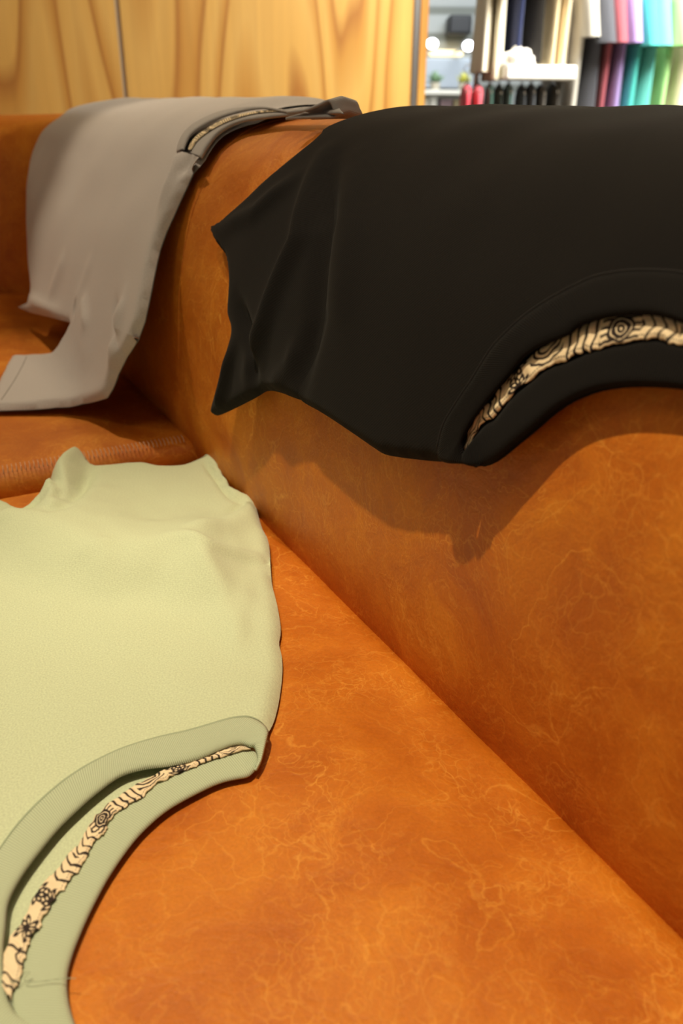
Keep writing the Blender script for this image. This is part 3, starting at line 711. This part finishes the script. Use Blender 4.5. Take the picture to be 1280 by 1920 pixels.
# leave the neck opening free: the panel stops at the seam of the collar on the near side
neck_end = yseam[0]
ys_ = smooth2(yseam + [(yseam[-1][0] + 0.0, utY + 0.03), (yseam[-1][0] - 0.01, utY + 0.20)], 0.006)
ybody = yl_full[:-1] + dense(yb[:ia + 1], 0.006) + smooth2(arm_y, 0.006)[:-1] + dense(yb[ib:-1], 0.006)[:] + dense([yb[-2]] + YP([(376, 297), (366, 292), (353, 288), (344, 289)], 0.010), 0.004) + ys_ + dense([ys_[-1], yl_full[0]], 0.01)[1:]
panel('front_panel', DY, ybody, yh, M_GREY, yshirt, 0.006, 0)
ysl = dense(yb[ia:ib + 1], 0.005) + list(reversed(smooth2(arm_y, 0.006)))[:-1]
panel('sleeve', DY, ysl, yh, M_GREY, yshirt, 0.006, 0)
panel('back_panel', DY, yl_full[:-1] + dense(yb, 0.008)[:-1] + smooth2(yo[:5], 0.008)[:-1] + dense(rt, 0.01) + dense([rt[-1], yl_full[0]], 0.01)[1:], lambda s, u: 0.0008, M_GREY, yshirt, 0.012, 0)
strip('front_collar', DY, YP([(336, 290), (340, 270), (352, 250), (378, 231), (420, 215), (470, 209), (530, 210), (575, 211)], 0.008), YP([(350, 284), (352, 276), (362, 258), (387, 240), (432, 221), (480, 212), (530, 213), (575, 214)], 0.008), lambda a, b: 0.012 - 0.004 * sstep((a - 0.6) / 0.3) + puff(b, 0.002), M_GREYR, yshirt, 160, 8, 0.002)
strip('back_collar', DY, YP([(378, 296), (391, 273), (411, 250), (444, 232), (480, 224), (530, 218), (580, 215), (625, 214), (641, 215)], 0.006), YP([(358, 288), (366, 268), (392, 248), (436, 226), (480, 214), (530, 209), (580, 207), (615, 206), (636, 207)], 0.006), lambda a, b: 0.007 + puff(b, 0.002), M_GREYR, yshirt, 180, 8, 0.003)
strip('neck_tape', DY, YP([(354, 282), (364, 262), (390, 242), (434, 221), (480, 211), (530, 207)], 0.009), YP([(360, 282), (370, 266), (394, 247), (437, 226), (480, 214.5), (530, 210)], 0.009), lambda a, b: 0.0105, M_TAPE, yshirt, 500, 12, 0.0006, tape_print(0.010, 2))
# far end of the collar: a hairpin of ribbing standing up from the top of the back
_s, _u = DY.hit(600, 214, 0.008); _y = DY.pos(_s, _u, 0.008).y
hp = crv([at(x, y, _y) for x, y in ((548, 207), (575, 204), (602, 194), (622, 185), (629, 187), (634, 199), (638, 208), (628, 211), (600, 211), (565, 212), (545, 213))], 70)
V, Fc = [], []
for i in range(70):
    for j in range(7): V.append(hp[i] + nv * (0.030 * j / 6 - 0.006) + Vector((0, 0, -0.0012 * abs(j - 3))))
for i in range(69):
    for j in range(6): q = i * 7 + j; Fc.append((q, q + 1, q + 8, q + 7))
meshobj('collar_end', V, Fc, M_GREYR, yshirt, uvs=[(i // 7 * 0.002, (i % 7) * 0.004) for i in range(len(V))], solid=0.0024)
tubes('hem_stitching', [line3(DY, YP([(50, 668), (40, 690), (22, 720), (2, 748)], 0.012), yh, 0.004)], 0.0006, M_THREADG, yshirt)

# sofa stitching: blanket stitch along the near edge of the far cushion, seam on the back
st = []
for k in range(118):
    t = -0.60 + k * 0.005
    if t > -0.015: break
    zz = -0.3845 - 0.0035
    st.append([W(SPLIT + 0.011, t, zz - 0.0006), W(SPLIT + 0.020, t + 0.0012, zz + 0.0022), W(SPLIT + 0.030, t + 0.002, zz + 0.0022)])
tubes('stitching', st, 0.0006, M_THREADW, far_c, 4)
DS = Drape(BP)
sm_ = [DS.hit(x, y, 0.0) for x, y in seam_px]; s_mean = sum(p[0] for p in sm_) / len(sm_)
tubes('seam', [[DS.pos(s_mean, u, -0.0002) for u in [DS.U[60] + (DS.U[-60] - DS.U[60]) * k / 80 for k in range(81)]]], 0.0012, LEATHER, sofa)

# =================================================================== clothes rails behind
def garment_mesh(seedv, w=0.23, L=0.66, th=0.032, sleeve=True):
    rnd = random.Random(seedv); V, Fc = [], []
    NR, NA = 22, 28
    ph = [rnd.uniform(0, 6.28) for _ in range(4)]
    for i in range(NR + 1):
        v = i / NR; z = -0.02 - v * L
        if v < 0.14: wd = 0.075 + (w - 0.075) * math.sin(v / 0.14 * math.pi / 2) ** 0.8; z = -0.015 - 0.055 * (v / 0.14); 
        else: wd = w * (1 - 0.06 * math.sin((v - 0.14) * 3)); z = -0.07 - (v - 0.14) / 0.86 * (L - 0.07)
        t_ = th * (0.35 + 0.65 * min(1, v / (0.2 if sleeve else 0.05)))
        for k in range(NA):
            a = 2 * math.pi * k / NA; fx = math.cos(a); fy = math.sin(a)
            fold = 1 + 0.35 * v * math.sin(5 * a + ph[0]) + 0.22 * v * math.sin(9 * a + ph[1] + v)
            V.append((wd * fx * (1 + 0.04 * v * math.sin(7 * a + ph[2])), t_ * fy * fold + 0.012 * v * math.sin(fx * 6 + ph[3]), z))
    for i in range(NR):
        for k in range(NA):
            k2 = (k + 1) % NA; Fc.append((i * NA + k, i * NA + k2, (i + 1) * NA + k2, (i + 1) * NA + k))
    Fc.append(tuple(range(NA))[::-1])
    if sleeve:
        for sg in (-1, 1):
            o = len(V); n2 = 14
            for i in range(9):
                v = i / 8; cx = sg * (w * 0.86 + 0.085 * v); cz = -0.105 - 0.19 * v
                for k in range(n2):
                    a = 2 * math.pi * k / n2; r = 0.062 + 0.012 * v
                    V.append((cx + r * math.cos(a) * 0.9, 0.036 * math.sin(a) * (1 + 0.3 * v * math.sin(3 * a + ph[1])), cz + r * 0.5 * math.cos(a) * sg * (1 - v) + (0.02 if v == 0 else 0)))
            for i in range(8):
                for k in range(n2):
                    k2 = (k + 1) % n2; q = (o + i * n2 + k, o + i * n2 + k2, o + (i + 1) * n2 + k2, o + (i + 1) * n2 + k); Fc.append(q)
            Fc.append(tuple(o + k for k in range(n2))[::-1])
    me = bpy.data.meshes.new('shirt_body'); me.from_pydata(V, [], Fc)
    bm = bmesh.new(); bm.from_mesh(me); bmesh.ops.recalc_face_normals(bm, faces=bm.faces); bm.to_mesh(me); bm.free()
    for p in me.polygons: p.use_smooth = True
    me.materials.append(None); return me
def hanger_mesh():
    V, Fc = [], []
    for pts, r in (([Vector((-0.19, 0, -0.055)), Vector((-0.10, 0, -0.025)), Vector((0, 0, -0.005)), Vector((0.10, 0, -0.025)), Vector((0.19, 0, -0.055))], 0.005),
                   ([Vector((0, 0, -0.005)), Vector((0, 0, 0.03))] + [Vector((0, 0.018 * math.sin(a), 0.048 - 0.018 * math.cos(a))) for a in [R(20) + R(250) * k / 8 for k in range(9)]], 0.002)):
        v, f = tube_data(crv(pts, 20), r, 6); o = len(V); V += v; Fc += [tuple(i + o for i in q) for q in f]
    me = bpy.data.meshes.new('hanger'); me.from_pydata([tuple(v) for v in V], [], Fc); me.materials.append(METAL)
    return me
GM = [garment_mesh(k) for k in range(4)]; GS = [garment_mesh(k + 9, 0.2, 0.55, 0.026, False) for k in range(3)]; HM = hanger_mesh()
plainm = {}
def cm(c):
    if c not in plainm:
        m = mat('hung_cloth', c, 0.9, 0, 0.2, 0.1); b = m.node_tree.nodes['Principled BSDF']
        n_ = nd(m, 'ShaderNodeTexNoise', Scale=120.0); bp = nd(m, 'ShaderNodeBump', Strength=0.2, Distance=0.002); lk(m, n_.outputs['Fac'], bp.inputs['Height']); lk(m, bp.outputs[0], b.inputs['Normal'])
        plainm[c] = m
    return plainm[c]
def hung(name, label, cat, group, meshes, k, loc, rz, color, sz=1.0):
    t = thing(name, label, cat, loc, group, rz)
    o = bpy.data.objects.new('shirt_body' if meshes is GM else 'garment_body', meshes[k % len(meshes)]); C.objects.link(o); o.parent = t
    o.material_slots[0].link = 'OBJECT'; o.material_slots[0].material = cm(color)
    h = bpy.data.objects.new('hanger', HM); C.objects.link(h); h.parent = t
    t.scale = (1, sz, 1)
    return t
YR = 4.45
RZ = R(90)
# hem heights from the photo: long tees from grey onwards hang past the sofa, the pale and dark ones end higher
up = [  # px centre, colour, hem y in photo, words
    (912, (0.78, 0.72, 0.60), 135, 'cream'), (936, (0.84, 0.78, 0.64), 150, 'ivory'), (962, (0.020, 0.028, 0.085), 112, 'navy blue'), (992, (0.020, 0.017, 0.015), 118, 'black'),
    (1022, (0.80, 0.66, 0.42), 122, 'warm cream'), (1046, (0.72, 0.60, 0.42), 126, 'light beige'), (1076, (0.46, 0.44, 0.40), 235, 'pale grey'), (1102, (0.075, 0.078, 0.095), 245, 'charcoal grey'),
    (1130, (0.32, 0.085, 0.11), 245, 'dusty red'), (1155, (0.30, 0.22, 0.48), 245, 'lilac purple'), (1184, (0.07, 0.45, 0.42), 250, 'teal'), (1210, (0.13, 0.50, 0.47), 250, 'pale turquoise'),
    (1243, (0.36, 0.66, 0.26), 250, 'light green'), (1276, (0.80, 0.70, 0.55), 250, 'cream'), (1306, (0.55, 0.30, 0.25), 250, 'salmon')]
words = {912: 'cream t-shirt at the left end of the upper clothes rail', 936: 'ivory t-shirt on the upper rail, left of the navy one', 962: 'navy blue t-shirt on the upper clothes rail', 992: 'black t-shirt on the upper rail, right of the navy one',
         1022: 'warm cream t-shirt on the upper rail, right of the black one', 1046: 'light beige t-shirt on the upper rail, left of the pale grey one', 1076: 'pale grey t-shirt hanging on the clothes rail', 1102: 'charcoal grey t-shirt on the rail, left of the dusty red one',
         1130: 'dusty red t-shirt hanging on the clothes rail', 1155: 'lilac purple t-shirt hanging on the clothes rail', 1184: 'teal t-shirt hanging on the clothes rail', 1210: 'pale turquoise t-shirt on the rail, right of the teal one',
         1243: 'light green t-shirt hanging on the clothes rail', 1276: 'cream t-shirt at the right edge of the photo, beside the light green one', 1306: 'salmon t-shirt past the cream one at the right'}
up = up[:-1]
for i, (x, c, hy, wd_) in enumerate(up):
    hem = at(x, hy, YR).z; p = at(x, 60, YR)
    hung('hanging_t_shirt', words[x], 't-shirt', 'shirts on the upper clothes rail', GM, i, (p.x, YR + 0.15, hem + 0.66), RZ + R((10 if i > 1 else -2) + 1.5 * math.sin(i * 2.1)), c, 1.0 if hy > 200 else 0.85)
low = [(880, (0.55, 0.06, 0.09), 'red'), (902, (0.62, 0.10, 0.14), 'pinkish red'), (924, (0.05, 0.12, 0.10), 'dark green'), (942, (0.02, 0.025, 0.02), 'near black'), (960, (0.12, 0.20, 0.20), 'teal grey'),
       (985, (0.05, 0.055, 0.065), 'slate'), (1003, (0.10, 0.11, 0.13), 'blue grey'), (1022, (0.14, 0.13, 0.12), 'grey'), (1046, (0.035, 0.03, 0.025), 'dark brown')]
for i, (x, c, wd_) in enumerate(low):
    p = at(x, 154 + (i % 2) * 2, YR)
    hung('hanging_garment', wd_ + ' garment on the lower rail under the white shelf' if x > 930 else wd_ + ' garment on the lower rail, left of the white shelf', 'garment', 'garments on the lower rail', GS, i, (p.x, YR + 0.1, p.z + 0.01), RZ + R(-5), c, 1.0 if i < 2 else 0.75)
rack = thing('clothing_rack', 'metal clothes rack holding two rows of shirts behind the sofa', 'clothes rack', (at(1000, 200, YR).x, YR + 0.15, 0))
xl, xr = at(896, 200, YR).x, at(1420, 200, YR).x; xm = at(1064, 200, YR).x; zr = at(950, 158, YR).z + 0.06
tubes('post', [[(xl, YR + .15, 0), (xl, YR + .15, 1.95)]], 0.012, METAL, rack, 12)
tubes('post', [[(xr, YR + .15, 0), (xr, YR + .15, 1.95)]], 0.012, METAL, rack, 12)
tubes('post', [[(xm, YR + .42, 0), (xm, YR + .42, 1.95)]], 0.010, METAL, rack, 12)
tubes('rail', [[(xl, YR + .15, 1.90), (xr, YR + .15, 1.90)]], 0.011, METAL, rack, 12)
tubes('rail', [[(xl, YR + .12, zr), (xm, YR + .12, zr)]], 0.009, METAL, rack, 12)
bm = bmesh.new(); a = at(940, 124, YR); b = at(1062, 155, YR)
box(bm, ((a.x + b.x) / 2, YR - 0.02, (a.z + b.z) / 2 + 0.004), (b.x - a.x, 0.30, a.z - b.z - 0.01), None, 0.008); bmobj('display_shelf', bm, mat('white_shelf', (0.85, 0.85, 0.82), 0.5), rack)
# crumpled cloth on the shelf
bm = bmesh.new(); bmesh.ops.create_icosphere(bm, subdivisions=4, radius=1)
for v in bm.verts:
    q = v.co.copy(); k = 1 + 0.35 * noise.noise(q * 2.2); v.co = Vector((q.x * 0.075, q.y * 0.09, max(-0.02, q.z * 0.055))) * k
c_ = at(968, 118, YR); bmesh.ops.translate(bm, vec=(c_.x, YR - 0.03, a.z + 0.020), verts=bm.verts)
tag(bmobj('folded_cloth', bm, mat('white_cloth', (0.85, 0.82, 0.78), 0.9), None, True), 'white bunched cloth on the white display shelf', 'cloth')
# far left of the rack: counter, speaker, lamps
YF = 7.6
def bx2(name, x0, y0, x1, y1, Y, d, m, label, cat, bev=0.01):
    a, b = at(x0, y0, Y), at(x1, y1, Y); bm = bmesh.new(); box(bm, ((a.x + b.x) / 2, Y + d / 2, (a.z + b.z) / 2), (abs(b.x - a.x), d, abs(a.z - b.z)), None, bev)
    o = bmobj(name, bm, m); 
    if label: tag(o, label, cat)
    return o
bx2('loudspeaker', 843, 27, 884, 64, 8.02, 0.28, mat('black_box', (0.015, 0.015, 0.016), 0.5), 'black box-shaped speaker on the far wall above the round lamps', 'speaker', 0.02)
def lampthing(x, y, label):
    p = at(x, y, 7.2); t = thing('wall_lamp', label, 'lamp', p, 'round white lamps on the far wall')
    m = bpy.data.materials.get('lamp_glow') or mat('lamp_glow', (1, 1, 1))
    b = m.node_tree.nodes['Principled BSDF']; b.inputs['Emission Color'].default_value = (0.92, 0.93, 1, 1); b.inputs['Emission Strength'].default_value = 9
    bm = bmesh.new(); bmesh.ops.create_uvsphere(bm, u_segments=24, v_segments=16, radius=0.034, matrix=Matrix.Translation(p) @ Matrix.Diagonal((1.25, 0.8, 1, 1))); bmobj('bulb', bm, m, t, True)
    bm = bmesh.new(); bmesh.ops.create_cone(bm, cap_ends=True, segments=24, radius1=0.030, radius2=0.05, depth=0.06, matrix=Matrix.Translation(p + Vector((0, 0.05, 0))) @ Matrix.Rotation(R(-90), 4, 'X')); bmobj('housing', bm, METAL, t, True)
    tubes('bracket', [[p + Vector((0, 0.06, 0)), p + Vector((0, 1.1, 0))]], 0.01, METAL, t, 8)
lampthing(810, 82, 'left one of two bright round lamps beside the wooden wall'); lampthing(878, 86, 'right one of two bright round lamps, next to the cream shirts')
ml = mat('warm_tube', (1, 0.9, 0.6)); b_ = ml.node_tree.nodes['Principled BSDF']; b_.inputs['Emission Color'].default_value = (1, 0.78, 0.42, 1); b_.inputs['Emission Strength'].default_value = 1.3
bx2('strip_light', 806, 93, 868, 105, 8.2, 0.1, ml, 'long warm strip light between the two round lamps', 'strip light')
bx2('display_cabinet', 792, 108, 892, 166, 7.9, 0.4, mat('blue_grey_panel', (0.50, 0.56, 0.62), 0.25), 'blue grey glossy cabinet below the strip light', 'cabinet')
ct = thing('counter', 'pale counter with a lower shelf, left of the red garments', 'counter', (at(838, 173, 7.0).x, 7.0, 0))
MC = mat('pale_counter', (0.70, 0.68, 0.60), 0.4)
a, b = at(790, 168, 6.9), at(886, 178, 6.9); ztop_, zlow = a.z, at(838, 219, 6.9).z
for nm_, z0_, z1_ in (('top', b.z, a.z), ('shelf', zlow - 0.03, zlow)):
    bm = bmesh.new(); box(bm, ((a.x + b.x) / 2, 7.15, (z0_ + z1_) / 2), (b.x - a.x, 0.5, z1_ - z0_), None, 0.006); bmobj(nm_, bm, MC, ct)
for x_ in (a.x + 0.02, b.x - 0.02):
    for y_ in (6.94, 7.36): tubes('leg', [[(x_, y_, 0), (x_, y_, b.z + 0.005)]], 0.014, METAL, ct, 10)
for (x0, y0, x1, c, nm, lb) in ((797, 184, 804, (0.80, 0.78, 0.72), 'display_stand', 'cream narrow post under the counter, beside the wooden wall'), (807, 181, 819, (0.85, 0.86, 0.84), 'display_stand', 'white narrow upright stand under the counter'),
        (826, 186, 848, (0.28, 0.20, 0.24), 'storage_box', 'dull purple box under the counter'), (851, 186, 866, (0.40, 0.34, 0.22), 'storage_box', 'brownish box under the counter, near the red garments')):
    a_, b_2 = at(x0, y0, 7.0), at(x1, y0, 7.0); bm = bmesh.new(); box(bm, ((a_.x + b_2.x) / 2, 7.1, (a_.z + zlow) / 2), (b_2.x - a_.x, 0.2, a_.z - zlow), None, 0.008)
    box(bm, ((a_.x + b_2.x) / 2, 7.1, a_.z - 0.006), (b_2.x - a_.x + 0.008, 0.21, 0.012), None, 0.003)
    tag(bmobj(nm, bm, mat('box_paint', c, 0.6)), lb, 'box' if 'box' in nm else 'stand')
def plant(x, y, col, lb):
    p = at(x, y, 7.0); p.z = ztop_ + 0.013; t = thing('potted_plant', lb, 'plant', p - Vector((0, 0, 0.013))); rnd = random.Random(int(x)); V, Fc = [], []
    for k in range(46):
        a = rnd.uniform(0, 6.28); e = rnd.uniform(0.1, 1.3); l = rnd.uniform(0.05, 0.10); d = Vector((math.cos(a) * math.cos(e), math.sin(a) * math.cos(e) * 0.7, math.sin(e)))
        sd = d.cross(Vector((0, 0, 1))).normalized() * l * 0.18; q = len(V); b0 = p + Vector((0, 0, 0.03))
        V += [b0, b0 + d * l * 0.5 + sd, b0 + d * l, b0 + d * l * 0.5 - sd]; Fc.append((q, q + 1, q + 2, q + 3))
    meshobj('leaves', V, Fc, mat('leaf', col, 0.6), t, solid=0.001)
    bm = bmesh.new(); bmesh.ops.create_cone(bm, cap_ends=True, segments=20, radius1=0.03, radius2=0.04, depth=0.05, matrix=Matrix.Translation(p + Vector((0, 0, 0.012)))); bmobj('pot', bm, mat('pot', (0.5, 0.45, 0.35), 0.6), t)
plant(868, 164, (0.50, 0.48, 0.08), 'yellow green plant on the counter near the red garments'); plant(815, 165, (0.16, 0.26, 0.14), 'dark green plant on the counter near the wooden wall')
